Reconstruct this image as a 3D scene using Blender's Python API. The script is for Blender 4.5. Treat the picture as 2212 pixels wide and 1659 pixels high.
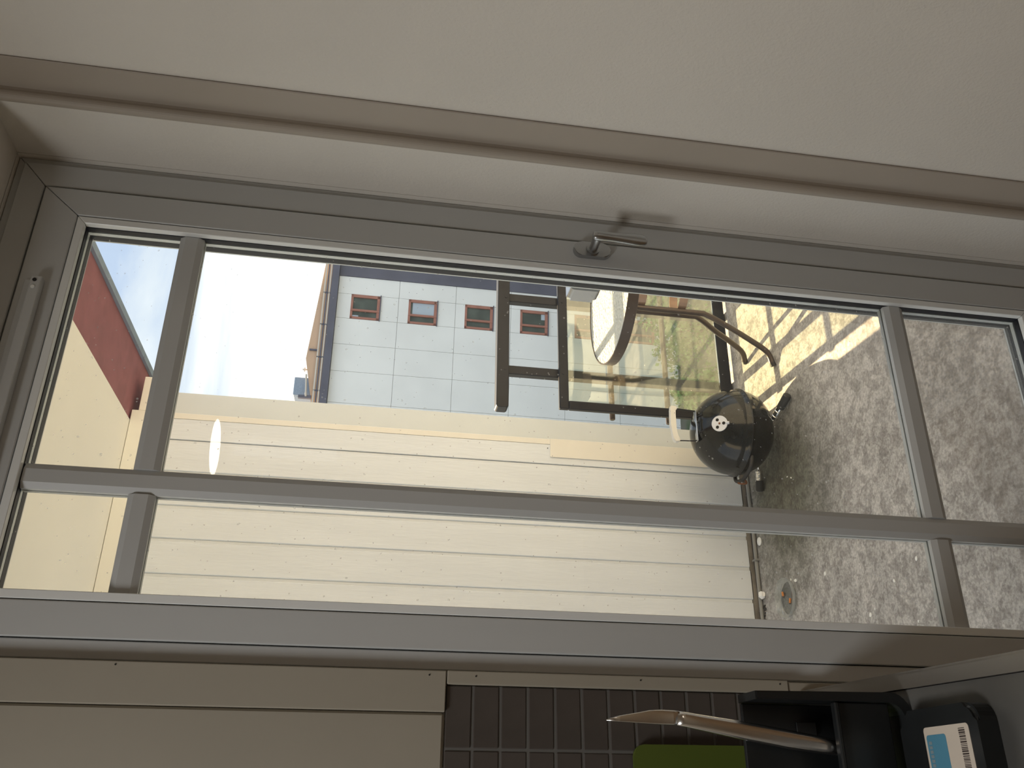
import bpy, bmesh, math, random
from mathutils import Vector, Matrix
random.seed(7)
sc = bpy.context.scene
for o in list(bpy.data.objects): bpy.data.objects.remove(o)
col = sc.collection

# ------------------------------------------------------------------ camera
W_, H_, FPX = 2212, 1659, 1889.3
yaw, pitch, roll = math.radians(25.942), math.radians(8.4235), math.radians(4.5326)
F = Vector((math.sin(yaw)*math.cos(pitch), math.cos(yaw)*math.cos(pitch), -math.sin(pitch)))
Rt = F.cross(Vector((0, 0, 1))).normalized(); U = Rt.cross(F)
Rt, U = math.cos(roll)*Rt+math.sin(roll)*U, -math.sin(roll)*Rt+math.cos(roll)*U
cd = bpy.data.cameras.new('camera'); cam = bpy.data.objects.new('camera', cd); col.objects.link(cam)
X_, Y_, Z_ = -U, Rt, -F           # the phone is held on its side: picture up is the room's right
cam.matrix_world = Matrix(((X_.x, Y_.x, Z_.x, 0.0), (X_.y, Y_.y, Z_.y, -1.2), (X_.z, Y_.z, Z_.z, 1.45), (0, 0, 0, 1)))
cd.sensor_fit = 'HORIZONTAL'; cd.sensor_width = 36; cd.lens = FPX*36/W_
cd.clip_start = 0.02; cd.clip_end = 500
sc.camera = cam

# ------------------------------------------------------------------ exposure
sc.view_settings.view_transform = 'Standard'
sc.view_settings.look = 'None'
sc.view_settings.gamma = 1
sc.view_settings.use_curve_mapping = False
sc.view_settings.exposure = 0.0
SKY = 1.55
SUN = 23.0

# ------------------------------------------------------------------ sky
wd = bpy.data.worlds.new('sky'); sc.world = wd; wd.use_nodes = True
nt = wd.node_tree; nt.nodes.clear()
N = nt.nodes.new; L = nt.links.new
tc = N('ShaderNodeTexCoord'); mp = N('ShaderNodeMapping'); mp.inputs['Scale'].default_value = (1.2, 1.2, 5.0)
mp.inputs['Rotation'].default_value = (0, math.radians(6), 0)
mp.inputs['Location'].default_value = (1.3, 0.7, 0.9)
n1 = N('ShaderNodeTexNoise'); n1.inputs['Scale'].default_value = 1.7; n1.inputs['Detail'].default_value = 7; n1.inputs['Roughness'].default_value = 0.52
n1.inputs['Distortion'].default_value = 0.5
cr = N('ShaderNodeValToRGB'); e = cr.color_ramp.elements
e[0].position = 0.40; e[0].color = (0.40, 0.49, 0.64, 1)
e[1].position = 0.66; e[1].color = (0.95, 0.94, 0.91, 1)
e2 = cr.color_ramp.elements.new(0.48); e2.color = (0.56, 0.62, 0.69, 1)
bg = N('ShaderNodeBackground'); bg.inputs['Strength'].default_value = SKY; wo = N('ShaderNodeOutputWorld')
L(tc.outputs['Generated'], mp.inputs['Vector']); L(mp.outputs[0], n1.inputs['Vector'])
# haze: the sky whitens towards the horizon all round
sx = N('ShaderNodeSeparateXYZ'); L(tc.outputs['Generated'], sx.inputs[0])
hz_ = N('ShaderNodeMapRange'); hz_.inputs[1].default_value = 0.10; hz_.inputs[2].default_value = 0.30; hz_.inputs[3].default_value = 0.10; hz_.inputs[4].default_value = -0.035
L(sx.outputs['Z'], hz_.inputs[0]); ad_ = N('ShaderNodeMath'); ad_.operation = 'ADD'; L(n1.outputs['Fac'], ad_.inputs[0]); L(hz_.outputs[0], ad_.inputs[1])
L(ad_.outputs[0], cr.inputs[0])
L(cr.outputs[0], bg.inputs['Color']); L(bg.outputs[0], wo.inputs[0])

# ------------------------------------------------------------------ sun
sd = bpy.data.lights.new('sun', 'SUN'); sd.energy = SUN; sd.angle = math.radians(0.6); sd.color = (1.0, 0.73, 0.41)
sun = bpy.data.objects.new('sun', sd); col.objects.link(sun)
sv = Vector((0.075*math.cos(math.radians(32)), 0.997*math.cos(math.radians(32)), math.sin(math.radians(32))))
sun.rotation_euler = sv.to_track_quat('Z', 'Y').to_euler(); sun.location = (4, 30, 25)

# ------------------------------------------------------------------ added fill lights (unseen, put in to brighten the interior)
ld = bpy.data.lights.new('interior_fill_light', 'AREA'); ld.shape = 'DISK'; ld.size = 0.6; ld.energy = 17; ld.color = (0.98, 0.98, 0.97)
lo_ = bpy.data.objects.new('interior_fill_light', ld); col.objects.link(lo_); lo_.location = (-0.8, -0.85, 2.42)

ld2 = bpy.data.lights.new('back_fill_light', 'AREA'); ld2.shape = 'DISK'; ld2.size = 0.3; ld2.energy = 9; ld2.color = (1.0, 0.84, 0.66)  # added warm fill at the unseen back, softens the shade below the worktop
lo2 = bpy.data.objects.new('back_fill_light', ld2); col.objects.link(lo2); lo2.location = (1.7, -3.3, 2.3)

# ------------------------------------------------------------------ materials
def mat(name, color, rough=0.6, metal=0.0, noise=0.0, nscale=8.0, bump=0.0, bscale=60.0, stretch=(1, 1, 1), spec=0.5, coat=0.0, color2=None, lo=0.35, hi=0.65):
    m = bpy.data.materials.new(name); m.use_nodes = True; t = m.node_tree
    b = t.nodes['Principled BSDF']
    b.inputs['Base Color'].default_value = (*color, 1); b.inputs['Roughness'].default_value = rough
    b.inputs['Metallic'].default_value = metal; b.inputs['Specular IOR Level'].default_value = spec
    b.inputs['Coat Weight'].default_value = coat
    if noise or bump or color2:
        tx = t.nodes.new('ShaderNodeTexCoord'); mpn = t.nodes.new('ShaderNodeMapping'); mpn.inputs['Scale'].default_value = stretch
        t.links.new(tx.outputs['Object'], mpn.inputs['Vector'])
    if noise or color2:
        nn = t.nodes.new('ShaderNodeTexNoise'); nn.inputs['Scale'].default_value = nscale; nn.inputs['Detail'].default_value = 6
        t.links.new(mpn.outputs[0], nn.inputs['Vector'])
        r = t.nodes.new('ShaderNodeValToRGB')
        r.color_ramp.elements[0].position = lo; r.color_ramp.elements[1].position = hi
        c2 = color2 if color2 else tuple(c*(1-noise) for c in color)
        r.color_ramp.elements[0].color = (*c2, 1); r.color_ramp.elements[1].color = (*color, 1)
        t.links.new(nn.outputs['Fac'], r.inputs[0]); t.links.new(r.outputs[0], b.inputs['Base Color'])
    if bump:
        nb = t.nodes.new('ShaderNodeTexNoise'); nb.inputs['Scale'].default_value = bscale; nb.inputs['Detail'].default_value = 4
        t.links.new(mpn.outputs[0], nb.inputs['Vector'])
        bp = t.nodes.new('ShaderNodeBump'); bp.inputs['Strength'].default_value = bump; bp.inputs['Distance'].default_value = 0.003
        t.links.new(nb.outputs['Fac'], bp.inputs['Height']); t.links.new(bp.outputs[0], b.inputs['Normal'])
    return m

M = {}
M['plaster'] = mat('painted_plaster', (0.86, 0.82, 0.75), 0.8, noise=0.05, nscale=3, bump=0.25, bscale=220)
M['room_white'] = mat('room_paint', (0.70, 0.64, 0.54), 0.85, noise=0.04, nscale=2)
M['room_floor'] = mat('room_floor_wood', (0.30, 0.19, 0.10), 0.5, noise=0.3, nscale=4, stretch=(1, 8, 1))
M['pvc'] = mat('white_pvc', (0.58, 0.59, 0.585), 0.42, noise=0.03, nscale=5, stretch=(1, 1, 0.2))
M['bead'] = mat('gloss_white_bead', (0.90, 0.92, 0.91), 0.25)
M['groove'] = mat('dark_joint', (0.16, 0.155, 0.14), 0.8)
M['trim'] = mat('trim_paint', (0.47, 0.415, 0.35), 0.5, noise=0.06, nscale=6)
M['casing'] = mat('casing_paint', (0.38, 0.345, 0.28), 0.6, noise=0.06, nscale=4)
M['gasket'] = mat('black_gasket', (0.012, 0.012, 0.018), 0.5)
M['spacer'] = mat('white_spacer', (0.92, 0.95, 0.94), 0.3)
M['steel'] = mat('satin_aluminium', (0.50, 0.51, 0.52), 0.28, metal=1.0)
M['steel2'] = mat('brushed_steel', (0.88, 0.87, 0.85), 0.22, metal=1.0)
M['counter'] = mat('worn_steel_top', (0.24, 0.235, 0.22), 0.38, metal=0.6, noise=0.35, nscale=6, lo=0.3, hi=0.7)
M['rimsteel'] = mat('polished_steel_edge', (0.45, 0.43, 0.40), 0.24, metal=0.9)
M['cabinet'] = mat('cabinet_paint', (0.35, 0.33, 0.30), 0.5, noise=0.03)
M['tile'] = mat('dark_brown_tile', (0.085, 0.072, 0.064), 0.42, noise=0.25, nscale=14)
M['grout'] = mat('grey_grout', (0.135, 0.13, 0.12), 0.9)
M['blackplastic'] = mat('black_plastic', (0.018, 0.020, 0.021), 0.30, noise=0.2, nscale=20)
M['green'] = mat('green_plastic', (0.08, 0.11, 0.015), 0.45)
M['lab_white'] = mat('label_paper', (0.62, 0.54, 0.45), 0.7)
M['lab_blue'] = mat('label_blue', (0.08, 0.25, 0.36), 0.6)
M['lab_ink'] = mat('label_ink', (0.05, 0.035, 0.03), 0.7)
M['lab_grey'] = mat('label_letter_grey', (0.20, 0.27, 0.30), 0.7)
M['board'] = mat('white_painted_board', (0.78, 0.82, 0.87), 0.65, noise=0.05, nscale=5, stretch=(3, 1, 0.5), bump=0.5, bscale=30)
M['boardedge'] = mat('grey_white_edge_board', (0.68, 0.72, 0.74), 0.6, noise=0.03)
M['boardcream'] = mat('cream_corner_board', (0.84, 0.81, 0.74), 0.6, noise=0.03)
M['soffit'] = mat('cream_soffit', (0.90, 0.88, 0.80), 0.8, noise=0.04, nscale=2)
M['red'] = mat('oxide_red_paint', (0.30, 0.115, 0.13), 0.7, noise=0.2, nscale=18)
M['bluegrey'] = mat('blue_grey_metal', (0.26, 0.33, 0.42), 0.5, noise=0.2, nscale=20)
M['foundation'] = mat('foundation_strip', (0.30, 0.27, 0.23), 0.9, noise=0.4, nscale=12, bump=0.5)
M['dirt'] = mat('black_dirt', (0.035, 0.033, 0.03), 0.95, noise=0.4, nscale=20, bump=0.8)
M['pipe'] = mat('grey_pipe', (0.25, 0.25, 0.24), 0.5)
M['rail'] = mat('black_gloss_metal', (0.014, 0.015, 0.021), 0.35, noise=0.2, nscale=12, spec=0.22)
M['bronze'] = mat('dark_bronze_tube', (0.085, 0.066, 0.058), 0.30, metal=0.5)
M['clamp'] = mat('copper_brown_clamp', (0.42, 0.30, 0.24), 0.35, metal=0.5)
M['enamel'] = mat('black_enamel', (0.010, 0.012, 0.012), 0.13, spec=0.38, noise=0.3, nscale=9)
M['greyplastic'] = mat('pale_grey_grip', (0.78, 0.77, 0.74), 0.6)
M['cladding'] = mat('grey_white_cladding', (0.40, 0.42, 0.45), 0.8, noise=0.15, nscale=6)
M['alu'] = mat('white_aluminium', (0.66, 0.69, 0.76), 0.55, metal=0.1)
M['hole'] = mat('vent_hole', (0.008, 0.008, 0.008), 0.9)
M['rust'] = mat('rust', (0.22, 0.09, 0.04), 0.8, noise=0.4, nscale=60)
M['chrome'] = mat('chrome_collar', (0.75, 0.74, 0.72), 0.15, metal=1.0)
M['rubber'] = mat('black_rubber', (0.02, 0.021, 0.022), 0.6)
M['white'] = mat('white_chip', (0.85, 0.86, 0.86), 0.7)
M['butt'] = mat('cigarette_filter', (0.62, 0.24, 0.07), 0.85, noise=0.2, nscale=100)
M['ash'] = mat('ash', (0.10, 0.08, 0.07), 0.9)
M['facade'] = mat('pale_concrete_panel', (0.86, 0.855, 0.82), 0.9, noise=0.07, nscale=0.5)
M['joint'] = mat('panel_joint', (0.70, 0.70, 0.68), 0.9)
M['darkmetal'] = mat('dark_eave_metal', (0.11, 0.11, 0.145), 0.6, noise=0.2, nscale=1)
M['winframe'] = mat('red_brown_window_wood', (0.40, 0.17, 0.12), 0.6, noise=0.15, nscale=3)
M['winglass'] = mat('dark_window_glass', (0.10, 0.12, 0.10), 0.35, noise=0.4, nscale=2, spec=0.25)
M['curtain'] = mat('pale_curtain', (0.45, 0.52, 0.58), 0.8)
M['roof'] = mat('tan_roof_sheet', (0.62, 0.42, 0.28), 0.75, noise=0.1, nscale=0.8)
M['roofrail'] = mat('pale_roof_rail', (0.60, 0.54, 0.46), 0.5)
M['yard'] = mat('yard_ground', (0.15, 0.135, 0.11), 0.95, noise=0.0, nscale=0.3, color2=(0.055, 0.085, 0.035), lo=0.42, hi=0.58)
M['bark'] = mat('bark', (0.12, 0.09, 0.06), 0.9)
M['leaf'] = mat('leaf_green', (0.20, 0.38, 0.08), 0.7, noise=0.45, nscale=1.2)

def glass_mat(name, tint, refl=0.5, film=0.05, specks=True):
    m = bpy.data.materials.new(name); m.use_nodes = True; t = m.node_tree; t.nodes.clear()
    out = t.nodes.new('ShaderNodeOutputMaterial')
    tr = t.nodes.new('ShaderNodeBsdfTransparent'); tr.inputs[0].default_value = (*tint, 1)
    gl = t.nodes.new('ShaderNodeBsdfGlossy'); gl.inputs['Roughness'].default_value = 0.0
    fr = t.nodes.new('ShaderNodeFresnel'); fr.inputs[0].default_value = 1.5
    mul = t.nodes.new('ShaderNodeMath'); mul.operation = 'MULTIPLY'; mul.inputs[1].default_value = refl
    mx = t.nodes.new('ShaderNodeMixShader'); t.links.new(fr.outputs[0], mul.inputs[0]); t.links.new(mul.outputs[0], mx.inputs[0])
    t.links.new(tr.outputs[0], mx.inputs[1]); t.links.new(gl.outputs[0], mx.inputs[2])
    # dust: scattered specks, and a thin film that mixes a veiling haze into the glass
    df = t.nodes.new('ShaderNodeBsdfDiffuse'); df.inputs[0].default_value = (0.9, 0.9, 0.9, 1)
    tl = t.nodes.new('ShaderNodeBsdfTranslucent'); tl.inputs[0].default_value = (0.9, 0.9, 0.9, 1)
    ad = t.nodes.new('ShaderNodeMixShader'); ad.inputs[0].default_value = 0.6
    t.links.new(df.outputs[0], ad.inputs[1]); t.links.new(tl.outputs[0], ad.inputs[2])
    tx = t.nodes.new('ShaderNodeTexCoord')
    fac = None
    nz = t.nodes.new('ShaderNodeTexNoise'); nz.inputs['Scale'].default_value = 5; nz.inputs['Detail'].default_value = 8; nz.inputs['Roughness'].default_value = 0.7
    t.links.new(tx.outputs['Object'], nz.inputs['Vector'])
    mr = t.nodes.new('ShaderNodeMapRange'); mr.inputs[1].default_value = 0.35; mr.inputs[2].default_value = 0.75; mr.inputs[3].default_value = film*0.55; mr.inputs[4].default_value = film*1.6
    t.links.new(nz.outputs['Fac'], mr.inputs[0]); fac = mr.outputs[0]
    if specks:
        for sca, rad, keep in ((34, 0.060, 0.5), (80, 0.085, 0.55)):
            vo = t.nodes.new('ShaderNodeTexVoronoi'); vo.inputs['Scale'].default_value = sca
            nd = t.nodes.new('ShaderNodeTexNoise'); nd.inputs['Scale'].default_value = 160
            t.links.new(tx.outputs['Object'], nd.inputs['Vector'])
            va = t.nodes.new('ShaderNodeVectorMath'); va.operation = 'MULTIPLY_ADD'; va.inputs[1].default_value = (0.004,)*3
            t.links.new(nd.outputs['Color'], va.inputs[0]); t.links.new(tx.outputs['Object'], va.inputs[2])
            t.links.new(va.outputs[0], vo.inputs['Vector'])
            lt = t.nodes.new('ShaderNodeMath'); lt.operation = 'LESS_THAN'; lt.inputs[1].default_value = rad
            t.links.new(vo.outputs['Distance'], lt.inputs[0])
            sp = t.nodes.new('ShaderNodeSeparateColor'); t.links.new(vo.outputs['Color'], sp.inputs[0])
            gt = t.nodes.new('ShaderNodeMath'); gt.operation = 'GREATER_THAN'; gt.inputs[1].default_value = 1-keep
            t.links.new(sp.outputs[0], gt.inputs[0])
            m2 = t.nodes.new('ShaderNodeMath'); m2.operation = 'MULTIPLY'; t.links.new(lt.outputs[0], m2.inputs[0]); t.links.new(gt.outputs[0], m2.inputs[1])
            m3 = t.nodes.new('ShaderNodeMath'); m3.operation = 'MULTIPLY_ADD'; m3.inputs[1].default_value = 0.32; m3.use_clamp = True
            t.links.new(m2.outputs[0], m3.inputs[0]); t.links.new(fac, m3.inputs[2]); fac = m3.outputs[0]
    fx = t.nodes.new('ShaderNodeMixShader'); t.links.new(fac, fx.inputs[0]); t.links.new(mx.outputs[0], fx.inputs[1]); t.links.new(ad.outputs[0], fx.inputs[2])
    t.links.new(fx.outputs[0], out.inputs[0])
    return m
M['pane'] = glass_mat('dusty_window_glass', (0.98, 0.99, 0.98), 0.4, 0.013)
M['railpane'] = glass_mat('tinted_balcony_glass', (0.86, 0.90, 0.84), 2.6, 0.03, specks=True)
M['clear'] = glass_mat('clear_glass', (0.97, 0.99, 0.98), 0.7, 0.15, specks=False)

def table_glass():
    m = bpy.data.materials.new('frosted_table_glass'); m.use_nodes = True; t = m.node_tree; t.nodes.clear()
    out = t.nodes.new('ShaderNodeOutputMaterial')
    tl = t.nodes.new('ShaderNodeBsdfTranslucent'); tl.inputs[0].default_value = (0.93, 0.95, 0.88, 1)
    gl = t.nodes.new('ShaderNodeBsdfGlossy'); gl.inputs['Roughness'].default_value = 0.18
    tx = t.nodes.new('ShaderNodeTexCoord'); vo = t.nodes.new('ShaderNodeTexVoronoi'); vo.inputs['Scale'].default_value = 75
    t.links.new(tx.outputs['Object'], vo.inputs['Vector'])
    bp = t.nodes.new('ShaderNodeBump'); bp.inputs['Strength'].default_value = 1.0; bp.inputs['Distance'].default_value = 0.012
    t.links.new(vo.outputs['Distance'], bp.inputs['Height'])
    t.links.new(bp.outputs[0], tl.inputs['Normal']); t.links.new(bp.outputs[0], gl.inputs['Normal'])
    tr = t.nodes.new('ShaderNodeBsdfTransparent'); tr.inputs[0].default_value = (0.95, 0.98, 0.95, 1)
    m1 = t.nodes.new('ShaderNodeMixShader'); m1.inputs[0].default_value = 0.18
    df = t.nodes.new('ShaderNodeBsdfDiffuse'); df.inputs[0].default_value = (0.95, 0.96, 0.90, 1); t.links.new(bp.outputs[0], df.inputs['Normal'])
    m0 = t.nodes.new('ShaderNodeMixShader'); m0.inputs[0].default_value = 0.62; t.links.new(tl.outputs[0], m0.inputs[1]); t.links.new(df.outputs[0], m0.inputs[2])
    m2 = t.nodes.new('ShaderNodeMixShader'); m2.inputs[0].default_value = 0.15
    t.links.new(m0.outputs[0], m1.inputs[1]); t.links.new(gl.outputs[0], m1.inputs[2])
    t.links.new(m1.outputs[0], m2.inputs[1]); t.links.new(tr.outputs[0], m2.inputs[2]); t.links.new(m2.outputs[0], out.inputs[0])
    return m
M['tableglass'] = table_glass()

def concrete():
    m = bpy.data.materials.new('mottled_concrete'); m.use_nodes = True; t = m.node_tree; b = t.nodes['Principled BSDF']
    b.inputs['Roughness'].default_value = 0.9
    tx = t.nodes.new('ShaderNodeTexCoord')
    def noise(s, d, r, dist=0.0):
        n = t.nodes.new('ShaderNodeTexNoise'); n.inputs['Scale'].default_value = s; n.inputs['Detail'].default_value = d
        n.inputs['Roughness'].default_value = r; n.inputs['Distortion'].default_value = dist
        t.links.new(tx.outputs['Object'], n.inputs['Vector']); return n
    def ramp(src, stops):
        r = t.nodes.new('ShaderNodeValToRGB')
        el = r.color_ramp.elements
        el[0].position, el[0].color = stops[0][0], (*stops[0][1], 1)
        el[1].position, el[1].color = stops[-1][0], (*stops[-1][1], 1)
        for p, c in stops[1:-1]:
            q = el.new(p); q.color = (*c, 1)
        t.links.new(src, r.inputs[0]); return r
    a = ramp(noise(24, 9, 0.68, 0.35).outputs['Fac'], [(0.36, (0.31, 0.295, 0.29)), (0.485, (0.39, 0.375, 0.37)), (0.505, (0.48, 0.465, 0.46)), (0.68, (0.56, 0.545, 0.54))])
    c = ramp(noise(100, 6, 0.65, 0.2).outputs['Fac'], [(0.40, (0.72, 0.72, 0.72)), (0.50, (0.93, 0.93, 0.93)), (0.62, (1.16, 1.16, 1.16))])
    d = ramp(noise(4.5, 5, 0.6).outputs['Fac'], [(0.35, (0.80, 0.80, 0.80)), (0.65, (1.1, 1.1, 1.1))])
    mx = t.nodes.new('ShaderNodeMix'); mx.data_type = 'RGBA'; mx.blend_type = 'MULTIPLY'; mx.inputs[0].default_value = 1
    t.links.new(a.outputs[0], mx.inputs[6]); t.links.new(c.outputs[0], mx.inputs[7])
    mx2 = t.nodes.new('ShaderNodeMix'); mx2.data_type = 'RGBA'; mx2.blend_type = 'MULTIPLY'; mx2.inputs[0].default_value = 1
    t.links.new(mx.outputs[2], mx2.inputs[6]); t.links.new(d.outputs[0], mx2.inputs[7])
    # darker greenish patch with a noisy edge round the foot of the grill
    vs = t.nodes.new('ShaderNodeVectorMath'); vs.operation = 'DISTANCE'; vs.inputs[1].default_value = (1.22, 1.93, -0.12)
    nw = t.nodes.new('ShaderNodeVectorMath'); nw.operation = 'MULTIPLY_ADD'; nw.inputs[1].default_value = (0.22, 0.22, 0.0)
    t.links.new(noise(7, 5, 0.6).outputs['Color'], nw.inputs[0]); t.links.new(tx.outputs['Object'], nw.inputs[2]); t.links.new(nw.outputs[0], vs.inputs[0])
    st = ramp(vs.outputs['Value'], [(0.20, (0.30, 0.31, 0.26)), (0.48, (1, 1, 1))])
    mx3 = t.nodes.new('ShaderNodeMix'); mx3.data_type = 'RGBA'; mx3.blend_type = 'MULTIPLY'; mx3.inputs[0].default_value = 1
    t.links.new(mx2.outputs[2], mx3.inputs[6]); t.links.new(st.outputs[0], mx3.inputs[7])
    t.links.new(mx3.outputs[2], b.inputs['Base Color'])
    bp = t.nodes.new('ShaderNodeBump'); bp.inputs['Strength'].default_value = 0.35; bp.inputs['Distance'].default_value = 0.004
    t.links.new(a.outputs[0], bp.inputs['Height']); t.links.new(bp.outputs[0], b.inputs['Normal'])
    return m
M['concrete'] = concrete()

# ------------------------------------------------------------------ mesh helpers
def link(name, bm, m, parent=None, smooth=False, loc=None):
    me = bpy.data.meshes.new(name); bmesh.ops.recalc_face_normals(bm, faces=bm.faces[:]); bm.to_mesh(me); bm.free()
    if smooth:
        for p in me.polygons: p.use_smooth = True
    me.materials.append(m)
    o = bpy.data.objects.new(name, me); col.objects.link(o)
    if parent: o.parent = parent
    if loc: o.location = loc
    return o
def empty(name, loc=(0, 0, 0), rz=0):
    o = bpy.data.objects.new(name, None); col.objects.link(o); o.location = loc; o.rotation_euler = (0, 0, rz); o.empty_display_size = 0.05; return o
def tag(o, label, cat, group=None, kind=None):
    o['label'] = label; o['category'] = cat
    if group: o['group'] = group
    if kind: o['kind'] = kind
    return o
def struct(o): o['kind'] = 'structure'; return o
def bx(bm, x0, x1, y0, y1, z0, z1, bevel=0.0, mtx=None, seg=1):
    v = [bm.verts.new((x, y, z)) for x in (x0, x1) for y in (y0, y1) for z in (z0, z1)]
    f = [bm.faces.new([v[i] for i in q]) for q in ((0, 1, 3, 2), (4, 6, 7, 5), (0, 4, 5, 1), (2, 3, 7, 6), (0, 2, 6, 4), (1, 5, 7, 3))]
    if bevel:
        es = list({e for ff in f for e in ff.edges})
        r = bmesh.ops.bevel(bm, geom=es, offset=bevel, segments=seg, affect='EDGES', profile=0.5)
    if mtx is not None: bmesh.ops.transform(bm, matrix=mtx, verts=bm.verts[:])
def box(name, x0, x1, y0, y1, z0, z1, m, parent=None, bevel=0.0, seg=1):
    bm = bmesh.new(); bx(bm, x0, x1, y0, y1, z0, z1, bevel, None, seg); return link(name, bm, m, parent)
def tube(bm, pts, r, seg=12, rs=None, cap=True, flat=1.0, up=None):
    pts = [Vector(p) for p in pts]; rings = []
    ref = Vector(up) if up else None
    for i, p in enumerate(pts):
        d = (pts[min(i+1, len(pts)-1)]-pts[max(i-1, 0)]).normalized()
        if ref is None:
            ref = Vector((0, 0, 1)) if abs(d.z) < 0.9 else Vector((1, 0, 0))
        a = (ref-d*ref.dot(d)).normalized(); b = d.cross(a)
        if up is None: ref = a
        rr = rs[i] if rs else r
        rings.append([bm.verts.new(p+rr*(math.cos(2*math.pi*k/seg)*a+flat*math.sin(2*math.pi*k/seg)*b)) for k in range(seg)])
    for i in range(len(rings)-1):
        for k in range(seg):
            bm.faces.new((rings[i][k], rings[i][(k+1) % seg], rings[i+1][(k+1) % seg], rings[i+1][k]))
    if cap:
        bm.faces.new(rings[0][::-1]); bm.faces.new(rings[-1])
def smoothpath(pts, n=6):
    P = [Vector(p) for p in pts]; out = []
    for i in range(len(P)-1):
        p0, p1, p2, p3 = P[max(i-1, 0)], P[i], P[i+1], P[min(i+2, len(P)-1)]
        for k in range(n):
            t = k/n
            out.append(0.5*((2*p1)+(-p0+p2)*t+(2*p0-5*p1+4*p2-p3)*t*t+(-p0+3*p1-3*p2+p3)*t**3))
    out.append(P[-1]); return out
def lathe(bm, prof, seg=48, c=(0, 0, 0)):
    c = Vector(c); rings = []
    for r, z in prof:
        if r < 1e-5: rings.append([bm.verts.new(c+Vector((0, 0, z)))])
        else: rings.append([bm.verts.new(c+Vector((r*math.cos(2*math.pi*k/seg), r*math.sin(2*math.pi*k/seg), z))) for k in range(seg)])
    for a, b in zip(rings, rings[1:]):
        for k in range(seg):
            k2 = (k+1) % seg
            if len(a) == 1 and len(b) > 1: bm.faces.new((a[0], b[k2], b[k]))
            elif len(b) == 1 and len(a) > 1: bm.faces.new((a[k], a[k2], b[0]))
            elif len(a) > 1: bm.faces.new((a[k], a[k2], b[k2], b[k]))
def prism(bm, pts, axis, a, b):
    """polygon pts (2D) extruded along axis from a to b; axis 'x': pts are (y,z), 'y': (x,z), 'z': (x,y)"""
    f = {'x': lambda p, s: (s, p[0], p[1]), 'y': lambda p, s: (p[0], s, p[1]), 'z': lambda p, s: (p[0], p[1], s)}[axis]
    A = [bm.verts.new(f(p, a)) for p in pts]; B = [bm.verts.new(f(p, b)) for p in pts]
    bm.faces.new(A); bm.faces.new(B[::-1])
    for i in range(len(pts)):
        j = (i+1) % len(pts); bm.faces.new((A[i], B[i], B[j], A[j]))
def rrect(x0, x1, y0, y1, r, n=5):
    out = []
    for cx, cy, a0 in ((x1-r, y1-r, 0), (x0+r, y1-r, 90), (x0+r, y0+r, 180), (x1-r, y0+r, 270)):
        for k in range(n+1):
            a = math.radians(a0+90*k/n); out.append((cx+r*math.cos(a), cy+r*math.sin(a)))
    return out
def disc(bm, c, nrm, r, h, seg=24):
    nrm = Vector(nrm).normalized(); c = Vector(c); tube(bm, [c, c+nrm*h], r, seg)

# ================================================================== THE ROOM SHELL
xR = 0.92
bm = bmesh.new(); bx(bm, -2.6, xR+2.3, -4.6, 0.10, -0.10, 0.0)
struct(link('floor', bm, M['room_floor']))
bm = bmesh.new(); bx(bm, -2.6, 3.2, -4.6, 0.0, 2.50, 2.60)
struct(link('ceiling', bm, M['room_white']))
# right wall: the deep plastered reveal beside the door, then the room widens
bm = bmesh.new(); bx(bm, xR, xR+0.12, -0.72, -0.001, 0.0, 2.50)
struct(link('wall_right', bm, M['plaster']))
bm = bmesh.new(); bx(bm, xR+0.12, 3.1, -0.72, -0.60, 0.0, 2.50)
bx(bm, 3.1, 3.2, -4.6, -0.60, 0.0, 2.50)
struct(link('wall_far_right', bm, M['room_white']))
# back wall with a narrow high window opening
wx0, wx1, wz0, wz1 = 2.10, 2.26, 1.72, 2.42
bm = bmesh.new()
bx(bm, -2.6, wx0, -4.6, -4.5, 0, 2.5); bx(bm, wx1, 3.1, -4.6, -4.5, 0, 2.5)
bx(bm, wx0, wx1, -4.6, -4.5, 0, wz0); bx(bm, wx0, wx1, -4.6, -4.5, wz1, 2.5)
struct(link('wall_back', bm, M['room_white']))
struct(box('wall_left', -2.6, -2.5, -4.5, 0, 0, 2.5, M['room_white']))
# front wall round the door
bm = bmesh.new()
bx(bm, -2.6, 0.150, 0.002, 0.12, 0.0, 2.5)
bx(bm, xR, 3.2, 0.0, 0.12, 0.0, 2.5)
bx(bm, 0.150, xR, 0.0, 0.12, 2.045, 2.5)
bx(bm, -2.6, xR, -0.14, 0.001, 2.045, 2.5)
struct(link('wall_front', bm, M['plaster']))
# outside cladding of the same wall, painted grey-white like the wall opposite
bm = bmesh.new()
bx(bm, -2.6, 0.150, 0.1205, 0.135, -0.11, 2.40); bx(bm, 0.935, 4.2, 0.1205, 0.135, -0.11, 2.40); bx(bm, 0.150, 0.935, 0.1205, 0.135, 2.06, 2.40)
struct(link('wall_front_cladding', bm, M['cladding']))
# moulding down the right wall: a flat strip with a rounded bead
t1 = struct(empty('trim_1'))
box('flat_strip', xR-0.0035, xR-0.0005, -0.212, -0.150, 0.0, 2.045, M['trim'], t1, 0.0015)
bm = bmesh.new(); tube(bm, [(xR-0.0125, -0.1455, 0.0), (xR-0.0125, -0.1455, 2.045)], 0.0090, 20); bx(bm, xR-0.0125, xR-0.0005, -0.1535, -0.1375, 0.0, 2.045)
link('bead', bm, M['trim'], t1, smooth=False)
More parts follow.
